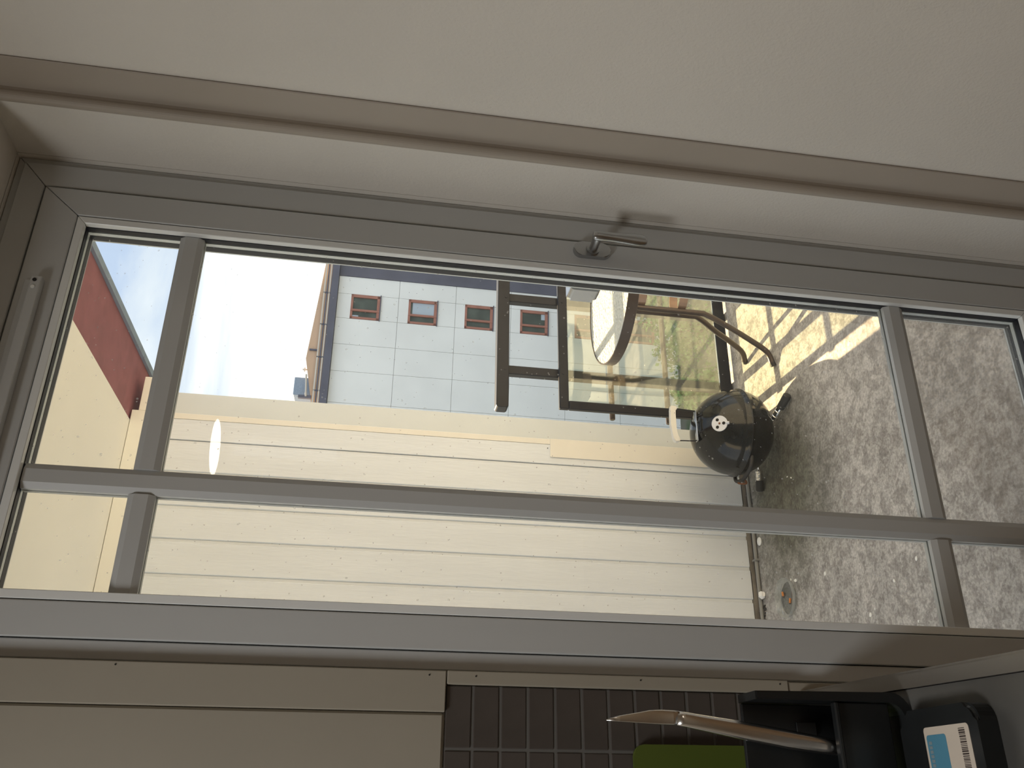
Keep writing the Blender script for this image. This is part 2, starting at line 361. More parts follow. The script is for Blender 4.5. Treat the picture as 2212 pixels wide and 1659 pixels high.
# wide casing board and narrow strip left of the door
t2 = struct(empty('trim_2'))
box('casing_board', 0.1055, 0.156, -0.013, 0.001, 1.338, 2.045, M['casing'], t2, 0.001)
box('casing_strip', 0.1395, 0.1565, -0.013, 0.001, 0.865, 1.3365, M['casing'], t2, 0.001)
box('casing_strip', 0.1395, 0.1545, -0.011, 0.001, 0.0, 0.8635, M['casing'], t2, 0.001)
for x, z in ((0.1515, 1.747), (0.150, 1.36), (0.150, 1.299), (0.151, 1.076), (0.1515, 0.877)):
    bm = bmesh.new(); disc(bm, (x, -0.0125, z), (0, -1, 0), 0.0011, 0.0012, 10); link('nail', bm, M['dirt'], t2)
# wall panel left of the casing
p_ = struct(empty('trim_3'))
box('wall_panel', -0.60, 0.1045, -0.008, 0.001, 1.3385, 2.045, M['casing'], p_, 0.003)

# dark tiles behind the worktop: each tile a piece
tw = struct(empty('wall_tiles'))
box('grout', -0.62, 0.1385, -0.0052, 0.0015, 0.80, 1.3365, M['grout'], tw)
tm = None; ph, pw = 0.03625, 0.0785
for r in range(14):
    for c in range(6):
        x1 = 0.1385-c*pw; z1 = 1.3365-r*ph
        if c == 0: x1 = 0.1385
        nm = 'tile'
        if tm is None:
            bm = bmesh.new(); bx(bm, -pw+0.0035, 0, -0.0045, 0, -ph+0.0032, 0, 0.0012)
            o = link(nm, bm, M['tile'], tw); tm = o.data
        else:
            o = bpy.data.objects.new(nm, tm); col.objects.link(o); o.parent = tw
        o.location = (x1, -0.0021+random.uniform(-.0004, .0004), z1)
        o.rotation_euler = (random.uniform(-.006, .006), 0, random.uniform(-.006, .006))

# ================================================================== THE BALCONY DOOR
door = struct(empty('door_1'))
# fixed frame, mitred corners
FX0, FX1, FZ0, FZ1 = 0.1565, 0.9195, 0.03, 2.044
SX0, SX1, SZ0, SZ1 = 0.1835, 0.862, 0.06, 1.990
OX0, OX1, OZ0, OZ1 = 0.2415, 0.8015, 0.320, 1.921
def mitred(names, ox0, ox1, oz0, oz1, ix0, ix1, iz0, iz1, y0, y1, m, gap=0.0006, bevel=0.001, prof=None):
    """four mitred members between outer and inner rectangle"""
    O = [(ox0, oz0), (ox1, oz0), (ox1, oz1), (ox0, oz1)]; I = [(ix0, iz0), (ix1, iz0), (ix1, iz1), (ix0, iz1)]
    for k, nm in enumerate(names):
        a, b = O[k], O[(k+1) % 4]; c, d = I[(k+1) % 4], I[k]
        s = 1 if k in (0, 1) else -1
        if k % 2 == 0: pts = [(a[0]+gap*s, a[1]), (b[0]-gap*s, b[1]), (c[0]-gap*s, c[1]), (d[0]+gap*s, d[1])]
        else: pts = [(a[0], a[1]+gap*s), (b[0], b[1]-gap*s), (c[0], c[1]-gap*s), (d[0], d[1]+gap*s)]
        bm = bmesh.new(); prism(bm, pts, 'y', y0, y1)
        if bevel: bmesh.ops.bevel(bm, geom=bm.edges[:], offset=bevel, segments=1, affect='EDGES')
        link(nm, bm, m, door)
mitred(['frame_sill', 'frame_jamb', 'frame_head', 'frame_jamb'], FX0, FX1, FZ0, FZ1, SX0-0.0045, SX1+0.0045, SZ0-0.0045, SZ1+0.0045, 0.010, 0.062, M['pvc'])
mitred(['rebate_seal']*4, FX0, FX1, FZ0, FZ1, SX0+0.006, SX1-0.006, SZ0+0.006, SZ1-0.006, 0.0665, 0.085, M['gasket'], gap=0, bevel=0)
# frame's front lip, slightly proud near the sash
mitred(['frame_lip']*4, FX0+0.002, FX1-0.012, FZ0, FZ1-0.012, SX0-0.0015, SX1+0.0042, SZ0-0.0015, SZ1+0.0042, 0.004, 0.0098, M['pvc'], bevel=0.0012)
# sash
mitred(['sash_rail', 'sash_stile', 'sash_rail', 'sash_stile'], SX0, SX1, SZ0, SZ1, OX0-0.013, OX1+0.013, OZ0-0.013, OZ1+0.013, 0.0, 0.060, M['pvc'], bevel=0.0012)
# glazing bead, a hair behind the sash face so the joint shows
mitred(['glazing_bead']*4, OX0-0.0115, OX1+0.0115, OZ0-0.0115, OZ1+0.0115, OX0, OX1, OZ0, OZ1, 0.0008, 0.012, M['bead'], gap=0.0003, bevel=0.0008)
mitred(['gasket']*4, OX0-0.012, OX1+0.012, OZ0-0.012, OZ1+0.012, OX0+0.0010, OX1-0.0010, OZ0+0.001, OZ1-0.001, 0.012, 0.0225, M['gasket'], gap=0, bevel=0)
mitred(['spacer']*4, OX0-0.012, OX1+0.012, OZ0-0.012, OZ1+0.012, OX0+0.0002, OX1, OZ0, OZ1, 0.0262, 0.034, M['spacer'], gap=0, bevel=0)
mitred(['outer_gasket']*4, OX0-0.012, OX1+0.012, OZ0-0.012, OZ1+0.012, OX0+0.0008, OX1-0.0005, OZ0+0.0005, OZ1-0.0005, 0.034, 0.047, M['gasket'], gap=0, bevel=0)
mitred(['outer_lip']*4, SX0, SX1, SZ0, SZ1, OX0-0.0125, OX1+0.0125, OZ0-0.0125, OZ1+0.0125, 0.0605, 0.066, M['pvc'], gap=0, bevel=0.0005)
mitred(['outer_bead']*4, OX0-0.012, OX1+0.012, OZ0-0.012, OZ1+0.012, OX0, OX1, OZ0, OZ1, 0.0472, 0.0510, M['bead'], gap=0, bevel=0.0005)
# six panes between the muntins
MX0, MX1 = 0.378, 0.4135
MZ = [(0.5475, 0.5835), (1.7445, 1.7805)]
xs = [(OX0-0.010, (MX0+MX1)/2-0.0005), ((MX0+MX1)/2+0.0005, OX1+0.010)]
zc = [sum(q)/2 for q in MZ]
zs = [(OZ0-0.010, zc[0]-0.0005), (zc[0]+0.0005, zc[1]-0.0005), (zc[1]+0.0005, OZ1+0.010)]
for a, b in xs:
    for c, d in zs:
        box('pane', a, b, 0.0228, 0.0258, c, d, M['pane'], door)
def bar_profile(w):  # bevelled bar, face towards the room
    h = w/2
    return [(-h, 0.0224), (-h, 0.0150), (-h+0.0085, 0.0100), (h-0.0085, 0.0100), (h, 0.0150), (h, 0.0224)]
bm = bmesh.new(); w = MX1-MX0
prism(bm, [((MX0+MX1)/2+p[0], p[1]) for p in bar_profile(w)], 'z', OZ0+0.002, OZ1-0.002)
prism(bm, [((MX0+MX1)/2+p[0], 0.0484-p[1]) for p in bar_profile(w)], 'z', OZ0+0.002, OZ1-0.002)
link('muntin', bm, M['pvc'], door)
for (z0, z1) in MZ:
    for xa, xb in ((OX0+0.001, MX0-0.0001), (MX1+0.0001, OX1-0.001)):
        bm = bmesh.new(); w = z1-z0
        prism(bm, [(p[1], (z0+z1)/2+p[0]) for p in bar_profile(w)], 'x', xa, xb)
        prism(bm, [(0.0484-p[1], (z0+z1)/2+p[0]) for p in bar_profile(w)], 'x', xa, xb)
        link('muntin', bm, M['pvc'], door)
# vent strip on the top rail
v_ = box('vent_strip', 0.215, 0.692, -0.015, -0.0002, 1.9530, 1.9680, M['pvc'], door, 0.002, 2)
bm = bmesh.new(); bx(bm, 0.215, 0.69, -0.004, -0.0003, 1.9680, 1.980, 0.0008); link('vent_flange', bm, M['pvc'], v_)
for x in (0.684, 0.672):
    bm = bmesh.new(); disc(bm, (x, -0.0148, 1.9615), (0, -1, 0), 0.0028, 0.0014, 14); link('screw', bm, M['dirt' if x > .68 else 'spacer'], v_)
# inside handle: rose, neck and lever pointing down
bm = bmesh.new(); prism(bm, rrect(0.829, 0.857, 1.086, 1.150, 0.0135, 8), 'y', -0.0095, -0.0002)
bmesh.ops.bevel(bm, geom=[e for e in bm.edges if abs(e.verts[0].co.y+0.0095) < 1e-5 and abs(e.verts[1].co.y+0.0095) < 1e-5], offset=0.0015, segments=2, affect='EDGES')
hd = link('door_handle', bm, M['steel'], door)
hx, hz = 0.8425, 1.118
bm = bmesh.new(); tube(bm, smoothpath([(hx, -0.008, hz), (hx, -0.024, hz), (hx, -0.040, hz+0.0005), (hx+0.0005, -0.047, hz+0.001)], 5), 0.0072, 18)
link('neck', bm, M['steel'], hd, smooth=True)
bm = bmesh.new(); lr = []; n = 20
for z, wx, ty in ((0.0095, .0030, .0020), (0.0088, .0062, .0045), (0.006, .0082, .0062), (0.0, .0088, .0070), (-0.010, .0086, .0064), (-0.028, .0084, .0056), (-0.050, .0096, .0054), (-0.070, .0112, .0054), (-0.082, .0112, .0053), (-0.090, .0098, .0048), (-0.0945, .0065, .0034), (-0.0962, .0026, .0014)):
    z = z*0.87 if z < 0 else z
    lr.append([bm.verts.new((hx+0.001+wx*math.cos(2*math.pi*k/n), -0.0475+ty*math.copysign(abs(math.sin(2*math.pi*k/n))**0.8, math.sin(2*math.pi*k/n)), hz+z)) for k in range(n)])
for A_, B_ in zip(lr, lr[1:]):
    for k in range(n): bm.faces.new((A_[k], A_[(k+1) % n], B_[(k+1) % n], B_[k]))
bm.faces.new(lr[0]); bm.faces.new(lr[-1][::-1])
link('lever', bm, M['steel'], hd, smooth=True)
bm = bmesh.new(); disc(bm, (hx, -0.0094, hz), (0, -1, 0), 0.0115, 0.004, 24); link('collar', bm, M['steel'], hd, smooth=False)
# outside pull seen through the glass
bm = bmesh.new(); prism(bm, rrect(0.808, 0.858, 1.085, 1.139, 0.007, 5), 'y', 0.0668, 0.104)
bmesh.ops.bevel(bm, geom=[e for e in bm.edges if abs(e.verts[0].co.y-0.104) < 1e-5 and abs(e.verts[1].co.y-0.104) < 1e-5], offset=0.008, segments=4, affect='EDGES')
pl = link('outer_pull', bm, M['steel'], door, smooth=False)

# ================================================================== OUTSIDE SETTING
ZF = -0.12; WY = 2.15; SZ = 2.405
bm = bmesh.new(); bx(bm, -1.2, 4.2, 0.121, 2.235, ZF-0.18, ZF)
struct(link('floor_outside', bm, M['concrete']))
struct(box('door_sill', 0.10, 0.97, 0.088, 0.16, ZF, 0.028, M['pvc']))
# board wall facing the door
wo_ = struct(empty('wall_outside'))
box('backing', -1.2, 1.375, WY+0.018, WY+0.12, ZF, SZ, M['foundation'], wo_)
edges = [1.363, 1.274, 1.146, 1.010, 0.882, 0.7505]
while edges[-1] > -1.1: edges.append(edges[-1]-0.130)
for i in range(len(edges)-1):
    a, b = edges[i+1], edges[i]; g = 0.0055
    bm = bmesh.new(); zb = -0.096+random.uniform(-.004, .004)
    if i == 0: prism(bm, [(a+0.001, WY+0.017), (b-0.001, WY+0.017), (b-0.001, WY+0.002), (a+0.004, WY+0.002)], 'z', zb, SZ-0.012)
    else: prism(bm, [(a+0.001, WY+0.017), (b-0.0004, WY+0.017), (b-0.0004, WY+0.006), (b-0.0125, WY+0.006), (b-0.0150, WY), (a+0.003, WY), (a+0.0004, WY+0.006)], 'z', zb, SZ-0.012)
    link('board', bm, M['board'], wo_)
# corner boards: cream and, further right, the grey-white edge board
box('corner_board', 1.3635, 1.387, WY+0.001, WY+0.13, -0.090, 2.379, M['boardcream'], wo_, 0.001)
box('edge_board', 1.3875, 1.478, WY+0.006, WY+0.13, -0.20, 2.375, M['boardedge'], wo_, 0.001)
# the cream cover board low down on the right of the wall
box('cover_board', 1.3055, 1.3878, WY-0.0035, WY+0.0008, -0.088, 0.7345, M['boardcream'], wo_, 0.001)
# frieze under the soffit, stepped at its right end
box('frieze', -1.2, 1.375, WY-0.030, WY-0.0005, 2.352, SZ-0.002, M['soffit'], wo_, 0.001)
box('frieze', 1.3755, 1.52, WY-0.030, WY+0.12, 2.340, 2.379, M['soffit'], wo_, 0.001)
bm = bmesh.new(); disc(bm, (1.345, WY+0.0005, 0.745), (0, -1, 0), 0.002, 0.002, 10); link('nail', bm, M['dirt'], wo_)
box('foot_strip', -1.2, 1.38, WY+0.000, WY+0.018, ZF, -0.0965, M['foundation'], wo_)
box('dirt_line', -1.2, 1.36, WY-0.018, WY-0.0005, ZF, ZF+0.004, M['dirt'], wo_)
# soffit with the red eave board and its blue-grey edge
struct(box('ceiling_outside', -1.2, 1.334, 0.12, WY+0.14, SZ, SZ+0.06, M['soffit']))
ev = struct(empty('eave'))
box('red_board', 1.3345, 1.600, 0.12, 2.9, SZ+0.006, SZ+0.05, M['red'], ev)
box('edge_strip', 1.6005, 1.627, 0.12, 2.9, SZ-0.006, SZ+0.07, M['bluegrey'], ev)
# pipe along the foot of the wall
bm = bmesh.new(); tube(bm, [(-0.9, 2.118, ZF+0.0085), (0.755, 2.118, ZF+0.0085), (1.02, 2.112, ZF+0.0085), (1.33, 2.118, ZF+0.0085)], 0.0078, 12)
bx(bm, 0.90, 0.906, 2.098, 2.13, ZF, ZF+0.019)
tag(link('pipe', bm, M['pipe'], None, smooth=False), 'thin grey pipe lying along the foot of the white board wall', 'pipe')

# ------------------------------------------------------------------ balcony railing
rl = tag(empty('balcony_railing', (1.5, 2.18, ZF)), 'black metal balcony railing with a framed glass panel and round rods', 'railing')
rl.location = (0, 0, 0)
RY0, RY1 = 2.150, 2.192; RX = 3.6
def rail(name, *a, b=0.003): return box(name, *a, M['rail'], rl, b)
bm = bmesh.new(); prism(bm, [(1.526, 0.912), (1.519, 0.920), (1.519, 0.957), (1.526, 0.965), (RX, 0.965), (RX, 0.912)], 'y', RY0, RY1+0.018)
bmesh.ops.bevel(bm, geom=bm.edges[:], offset=0.002, segments=1, affect='EDGES'); link('top_rail', bm, M['rail'], rl)
rail('middle_rail', 1.533, RX, RY0, RY0+0.022, 0.648, 0.690)
rail('bottom_rail', 1.533, RX, RY0, RY0+0.022, -0.108, -0.055)
rail('stile', 1.533, 1.573, RY0, RY0+0.022, -0.0545, 0.6475)
for x in (1.690, 2.056, 2.42, 2.78, 3.14, 3.50):
    rail('post', x, x+0.042, RY0+0.023, RY1+0.016, -0.20, 0.9115)
box('glass_panel', 1.5735, RX, RY0+0.006, RY0+0.012, -0.0545, 0.6475, M['railpane'], rl)
for z in (0.437, 0.178):
    bm = bmesh.new(); tube(bm, [(1.527, RY1+0.028, z), (RX, RY1+0.028, z)], 0.0125, 14); bmesh.ops.bevel(bm, geom=[e for e in bm.edges if len(e.link_faces) and any(len(f.verts) > 4 for f in e.link_faces)], offset=0.003, segments=1, affect='EDGES')
    link('rod', bm, M['bronze'], rl, smooth=False)
for x in (1.701, 2.064, 2.43):
    for z in (0.928, 0.670):
        bm = bmesh.new(); disc(bm, (x, RY0-0.0001, z), (0, -1, 0), 0.006, 0.002, 12); link('bolt', bm, M['rail'], rl)
box('end_board', 3.6, 3.75, 2.1, 2.25, ZF, 1.0, M['rail'], rl)

# ------------------------------------------------------------------ kettle grill
KX, KY, KZ, KR = 1.338, 1.832, 0.050, 0.170
kg = tag(empty('kettle_grill', (KX, KY, ZF)), 'small round black kettle grill with a pale vent and grey lid handle', 'grill')
K = Vector((KX, KY, ZF)); 
def kl(p): return Vector(p)-K
def sph(r, el, az, c=(0, 0, KZ-ZF)):
    return Vector((c[0]+r*math.cos(el)*math.cos(az), c[1]+r*math.cos(el)*math.sin(az), c[2]+r*math.sin(el)))
zr = KZ-ZF
bm = bmesh.new(); prof = [(KR*math.cos(a)*1.0, zr-0.145*math.sin(a)) for a in [math.radians(q) for q in range(2, 91, 8)]]+[(0, zr-0.145)]
prof = [(KR+0.003, zr-0.001), (KR+0.003, zr-0.005)]+prof
lathe(bm, prof, 64); link('bowl', bm, M['enamel'], kg, smooth=True)
bm = bmesh.new(); LH = 0.178
prof = [(KR+0.0035, zr+0.000), (KR+0.0035, zr+0.006), (KR, zr+0.008)]+[(KR*math.cos(a), zr+0.006+(LH-0.006)*math.sin(a)) for a in [math.radians(q) for q in range(6, 90, 6)]]+[(0, zr+LH)]
lathe(bm, prof, 64); lid = link('lid', bm, M['enamel'], kg, smooth=True)
bm = bmesh.new(); lathe(bm, [(KR+0.003, zr-0.003), (KR+0.0065, zr-0.001), (KR+0.0065, zr+0.001), (KR+0.003, zr+0.003)], 64); link('rim', bm, M['enamel'], kg, smooth=True)
# vent disc, facing the door
vd = Vector((1.311, 1.68, 0.189))-Vector((KX, KY, KZ+0.0)); vd.normalize()
def onlid(d):
    d = d.normalized(); k = 1/math.sqrt((d.x**2+d.y**2)/KR**2+d.z**2/LH**2); return d*k+Vector((0, 0, zr))
vc = onlid(vd); vn = Vector((vd.x/KR**2, vd.y/KR**2, vd.z/LH**2)).normalized()
va = Vector((0, 0, 1))-vn*vn.z; va.normalize(); vb = vn.cross(va)
bm = bmesh.new(); disc(bm, vc-vn*0.004, vn, 0.0305, 0.0075, 40)
vdobj = link('vent_disc', bm, M['alu'], lid)
tabp = vc-va*0.0305+vn*0.002
bm = bmesh.new(); tube(bm, [tabp+va*0.004, tabp-va*0.007], 0.006, 4); link('vent_tab', bm, M['alu'], vdobj)
for q in (75, 195, 315):
    a = math.radians(q-15); p = vc+(va*math.cos(a)+vb*math.sin(a))*0.0165+vn*0.0032
    bm = bmesh.new(); disc(bm, p, vn, 0.0062, 0.0008, 20); link('vent_hole', bm, M['hole'], vdobj)
bm = bmesh.new(); disc(bm, vc+vn*0.0033, vn, 0.0042, 0.0012, 14); link('rivet', bm, M['rust'], vdobj)
# lid handle: two wires and a shaped grip across
gx0, gx1 = -0.072, 0.078; gz = 0.312-ZF; gy = -0.030
bm = bmesh.new(); prismpts = [(gx0, gz+0.002), (gx0+0.012, gz+0.010), (0.0, gz+0.017), (gx1-0.014, gz+0.014), (gx1+0.002, gz+0.012), (gx1, gz-0.012), (gx1-0.010, gz-0.015), (gx1-0.016, gz-0.005),
     (0.045, gz-0.0035), (0.034, gz-0.0075), (0.022, gz-0.0035), (0.010, gz-0.0075), (-0.002, gz-0.0035), (-0.014, gz-0.0075), (-0.026, gz-0.0035), (-0.040, gz-0.006), (gx0+0.016, gz-0.016), (gx0+0.006, gz-0.018), (gx0, gz-0.008)]
prism(bm, prismpts, 'y', gy-0.010, gy+0.010); bmesh.ops.bevel(bm, geom=bm.edges[:], offset=0.0022, segments=2, affect='EDGES', clamp_overlap=True)
hg = link('grip', bm, M['greyplastic'], lid)
for x in (gx0+0.008, gx1-0.006):
    bm = bmesh.new()
    tube(bm, smoothpath([(x, gy, gz-0.010), (x*0.98, gy, gz-0.030), (x*0.9, gy, zr+LH-0.004), (x*0.55, gy-0.01, zr+LH-0.008), (x*0.50, gy-0.04, zr+LH-0.018)], 5), 0.0024, 8)
    link('handle_wire', bm, M['rail'], hg, smooth=True)
bm = bmesh.new(); bx(bm, gx0+0.01, gx1-0.01, gy-0.012, gy+0.012, zr+LH-0.006, zr+LH-0.0035, 0.001); link('heat_shield', bm, M['steel'], hg)
# side loop at the left of the bowl
bm = bmesh.new(); tube(bm, smoothpath([(-0.135, -0.10, zr-0.012), (-0.175, -0.095, zr-0.006), (-0.195, -0.045, zr-0.006), (-0.200, 0.0, zr-0.006), (-0.185, 0.05, zr-0.006), (-0.150, 0.07, zr-0.012)], 6), 0.0075, 10)
link('side_handle', bm, M['rubber'], kg, smooth=True)
bm = bmesh.new(); tube(bm, smoothpath([(-0.196, -0.01, zr-0.012), (-0.214, -0.01, zr-0.020), (-0.217, -0.01, zr+0.006), (-0.214, -0.01, zr+0.016)], 5), 0.0038, 8)
link('hook', bm, M['rust'], kg, smooth=True)
# three legs: thin tube, chrome collar, rubber foot
def leg(p0, p1, p2, name='leg'):
    p0, p1, p2 = kl(p0), kl(p1), kl(p2); d = (p2-p1).normalized()
    Lg = (p2-p1).length
    bm = bmesh.new(); tube(bm, smoothpath([p0, (p0+p1)/2+Vector((0, 0, 0.006)), p1, p1+d*Lg*0.1], 5), 0.0065, 12); l = link('leg', bm, M['chrome'], kg, smooth=True)
    bm = bmesh.new(); a = p1+d*Lg*0.02; b = p1+d*Lg*0.46
    tube(bm, [a, a+d*0.001, a+(b-a)*.25, a+(b-a)*.29, a+(b-a)*.33, a+(b-a)*.7, a+(b-a)*.74, a+(b-a)*.78, b], 0.014, 20, rs=[.011, .0145, .0145, .0125, .0145, .0145, .0125, .0145, .0145]); link('collar', bm, M['chrome'], l, smooth=False)
    bm = bmesh.new(); tube(bm, [b, b+d*0.002, p2-d*0.004, p2], 0.016, 20, rs=[.0148, .0155, .0165, .013]); link('foot', bm, M['rubber'], l, smooth=False)
leg((1.30, 1.87, -0.060), (1.232, 1.955, -0.093), (1.156, 1.990, -0.1035))
leg((1.355, 1.80, -0.060), (1.378, 1.762, -0.088), (1.436, 1.655, -0.1030))
leg((1.37, 1.87, -0.060), (1.43, 1.92, -0.090), (1.50, 1.98, -0.1035))

# ------------------------------------------------------------------ round glass table
TX, TY, TZ, TR = 1.870, 1.707, 0.580, 0.303
tb = tag(empty('round_table', (TX, TY, ZF)), 'round patterned glass bistro table with dark rim and bent tube legs', 'table')
bm = bmesh.new(); lathe(bm, [(0, TZ-ZF-0.003), (TR-0.004, TZ-ZF-0.003), (TR-0.004, TZ-ZF-0.009), (0, TZ-ZF-0.009)], 64); link('glass_top', bm, M['tableglass'], tb)
bm = bmesh.new(); r_ = TR
prof = [(r_-0.0035, TZ-ZF), (r_, TZ-ZF), (r_+0.0015, TZ-ZF-0.002), (r_+0.0015, TZ-ZF-0.040), (r_-0.002, TZ-ZF-0.042), (r_-0.0035, TZ-ZF-0.040), (r_-0.0035, TZ-ZF)]
lathe(bm, prof, 72); link('rim', bm, M['bronze'], tb, smooth=False)
legs = [[(-0.080, -0.015, 0.655), (-0.080, -0.015, 0.55), (-0.080, -0.015, 0.345), (-0.087, -0.014, 0.295), (-0.125, 0.0, 0.200), (-0.170, 0.018, 0.100), (-0.205, 0.032, 0.035), (-0.250, 0.042, 0.0125)],
        [(-0.045, 0.070, 0.655), (-0.045, 0.070, 0.55), (-0.045, 0.070, 0.345), (-0.047, 0.078, 0.295), (-0.070, 0.135, 0.200), (-0.085, 0.190, 0.110), (-0.100, 0.235, 0.045), (-0.115, 0.285, 0.0125)],
        [(0.075, -0.040, 0.655), (0.075, -0.040, 0.55), (0.075, -0.040, 0.345), (0.082, -0.046, 0.295), (0.125, -0.080, 0.200), (0.170, -0.120, 0.100), (0.200, -0.145, 0.035), (0.240, -0.170, 0.0125)]]
for q, lp in enumerate(legs):
    bm = bmesh.new(); tube(bm, smoothpath(lp, 6), 0.0115, 14); lg = link('leg', bm, M['bronze'], tb, smooth=True)
    bm = bmesh.new(); e_ = Vector(lp[-1]); d = (e_-Vector(lp[-2])).normalized(); tube(bm, [e_-d*0.004, e_+d*0.012], 0.0120, 14); link('foot_cap', bm, M['rubber'], lg)
    a = Vector(lp[0]); out = Vector((a.x, a.y, 0)).normalized()
    bm = bmesh.new(); tube(bm, smoothpath([a-Vector((0, 0, 0.004)), a+out*0.03+Vector((0, 0, 0.017)), Vector((0.0, 0.0, 0.674))+out*0.2, Vector((0.0, 0.0, 0.672))+out*(TR-0.006)], 5), 0.008, 10); link('arm', bm, M['bronze'], tb, smooth=True)
for z in (0.575, 0.405):
    bm = bmesh.new(); n = 28
    ring = [Vector((0.066*math.cos(2*math.pi*k/n), 0.066*math.sin(2*math.pi*k/n), z)) for k in range(n+1)]
    for rr in range(n):
        p, q_ = ring[rr], ring[rr+1]
        vs = [bm.verts.new(v) for v in (p+Vector((0, 0, .017)), q_+Vector((0, 0, .017)), q_-Vector((0, 0, .017)), p-Vector((0, 0, .017)))]
        bm.faces.new(vs)
    bmesh.ops.remove_doubles(bm, verts=bm.verts[:], dist=1e-5)
    r = bmesh.ops.solidify(bm, geom=bm.faces[:], thickness=0.004); link('clamp_ring', bm, M['clamp'], tb, smooth=False)

# ------------------------------------------------------------------ small things on the balcony floor
bw = tag(empty('glass_dish', (0.705, 1.895, ZF)), 'shallow clear glass dish used as an ashtray on the floor', 'ashtray')
bm = bmesh.new(); lathe(bm, [(0, 0.0005), (0.058, 0.0005), (0.066, 0.006), (0.071, 0.020), (0.0735, 0.021), (0.0735, 0.0195), (0.0690, 0.0055), (0.060, -0.0), (0, -0.0)], 56)
link('dish', bm, M['clear'], bw, smooth=True)
def butt(x, y, az, lab, c2=M['ash']):
    e0 = tag(empty('cigarette_butt', (x, y, ZF+0.0075)), lab, 'cigarette butt', 'cigarette butts in the glass dish')
    d = Vector((math.cos(az), math.sin(az), 0.03))
    bm = bmesh.new(); tube(bm, [d*-0.011, d*0.006], 0.0042, 12); link('filter', bm, M['butt'], e0)
    bm = bmesh.new(); tube(bm, [d*0.006, d*0.011], 0.0040, 10, rs=[0.004, 0.0026]); link('burnt_tip', bm, c2, e0)
butt(0.722, 1.922, math.radians(195), 'orange cigarette butt with dark tip, nearer the board wall in the dish')
butt(0.688, 1.872, math.radians(160), 'faded cigarette butt, nearer the door in the dish')
cap = bmesh.new(); lathe(cap, [(0, 0.0), (0.016, 0.0), (0.0175, 0.003), (0.0165, 0.0055), (0.008, 0.0065), (0, 0.0065)], 28)
tag(link('bottle_cap', cap, M['white'], None, True, (0.972, 2.078, ZF)), 'round white cap lying on the floor near the pipe', 'cap')
bm = bmesh.new(); bmesh.ops.create_icosphere(bm, subdivisions=2, radius=0.017)
for v in bm.verts: v.co *= random.uniform(0.7, 1.15); v.co.z *= 0.75
tag(link('paper_ball', bm, M['white'], None, False, (0.758, 2.095, ZF+0.011)), 'crumpled white scrap beside the pipe at the wall foot', 'scrap')
bm = bmesh.new()
for k in range(60):
    x = 0.60+0.12*random.random(); y = 2.092+0.045*random.random(); r = random.uniform(.003, .008)
    bmesh.ops.create_icosphere(bm, subdivisions=1, radius=r, matrix=Matrix.Translation((x, y, ZF+r*0.6)) @ Matrix.Diagonal((1, 1.3, 0.6, 1)))
tag(link('leaf_litter', bm, M['dirt'], None), 'black clump of wet leaf litter at the foot of the wall', 'dirt', kind='stuff')
chips = [(0.754, 1.821, .011), (0.766, 1.856, .005), (0.73, 1.602, .009), (0.615, 1.207, .007), (0.65, 1.08, .008), (0.543, 1.365, .010), (0.555, 1.334, .004), (0.48, 1.125, .005), (1.131, 1.749, .005), (1.145, 1.777, .004)]
words = ['larger white paint chip just right of the glass dish', 'tiny white flake beside the large chip near the dish', 'curved white paint chip alone midway on the floor',
         'pale chip on floor nearest the lower cross bar', 'cream pebble-like chip above the pale chip by the muntin crossing', 'curled white chip at the left edge of the glass, mid floor', 'small flake just above the curled white chip',
         'small cream chip low at the left edge of the glass', 'bright white flake below the rubber foot of the grill', 'second white flake nearest the grill foot']
for (x, y, s), wds in zip(chips, words):
    bm = bmesh.new(); n = 9
    pts = [(s*random.uniform(.55, 1.1)*math.cos(2*math.pi*k/n), s*random.uniform(.35, .8)*math.sin(2*math.pi*k/n)) for k in range(n)]
    prism(bm, pts, 'z', 0.0002, 0.0022)
    o = link('paint_chip', bm, M['white'], None, False, (x, y, ZF)); o.rotation_euler.z = random.uniform(0, 3)
    tag(o, wds, 'paint chip', 'white paint chips on the balcony floor')

# ================================================================== KITCHEN CORNER
ct = tag(empty('worktop', (0, 0, 0)), 'worn stainless steel worktop with a raised bright edge', 'worktop')
def cw(x, y): return (x-0.03*(y)*-1*0.9, y)     # the edge runs very slightly off square
pts = [(-1.6, -0.001), (0.124, -0.001), (0.108, -0.62), (-1.6, -0.62)]
bm = bmesh.new(); prism(bm, pts, 'z', 0.815, 0.850); link('top', bm, M['counter'], ct)
bm = bmesh.new(); prism(bm, [(0.1245, -0.0142), (0.1425, -0.0142), (0.1270, -0.62), (0.1085, -0.62)], 'z', 0.815, 0.8545)
bmesh.ops.bevel(bm, geom=[e for e in bm.edges if all(v.co.z > 0.854 and v.co.x > 0.1265 for v in e.verts)], offset=0.0035, segments=6, affect='EDGES'); link('edge_rim', bm, M['rimsteel'], ct, smooth=False)
cb = tag(empty('base_cabinet'), 'grey kitchen base cabinet under the steel worktop', 'cabinet')
box('body', -1.6, 0.100, -0.60, -0.012, 0.001, 0.8145, M['cabinet'], cb, 0.002)
box('door', -0.40, 0.095, -0.618, -0.6005, 0.10, 0.805, M['cabinet'], cb, 0.002)

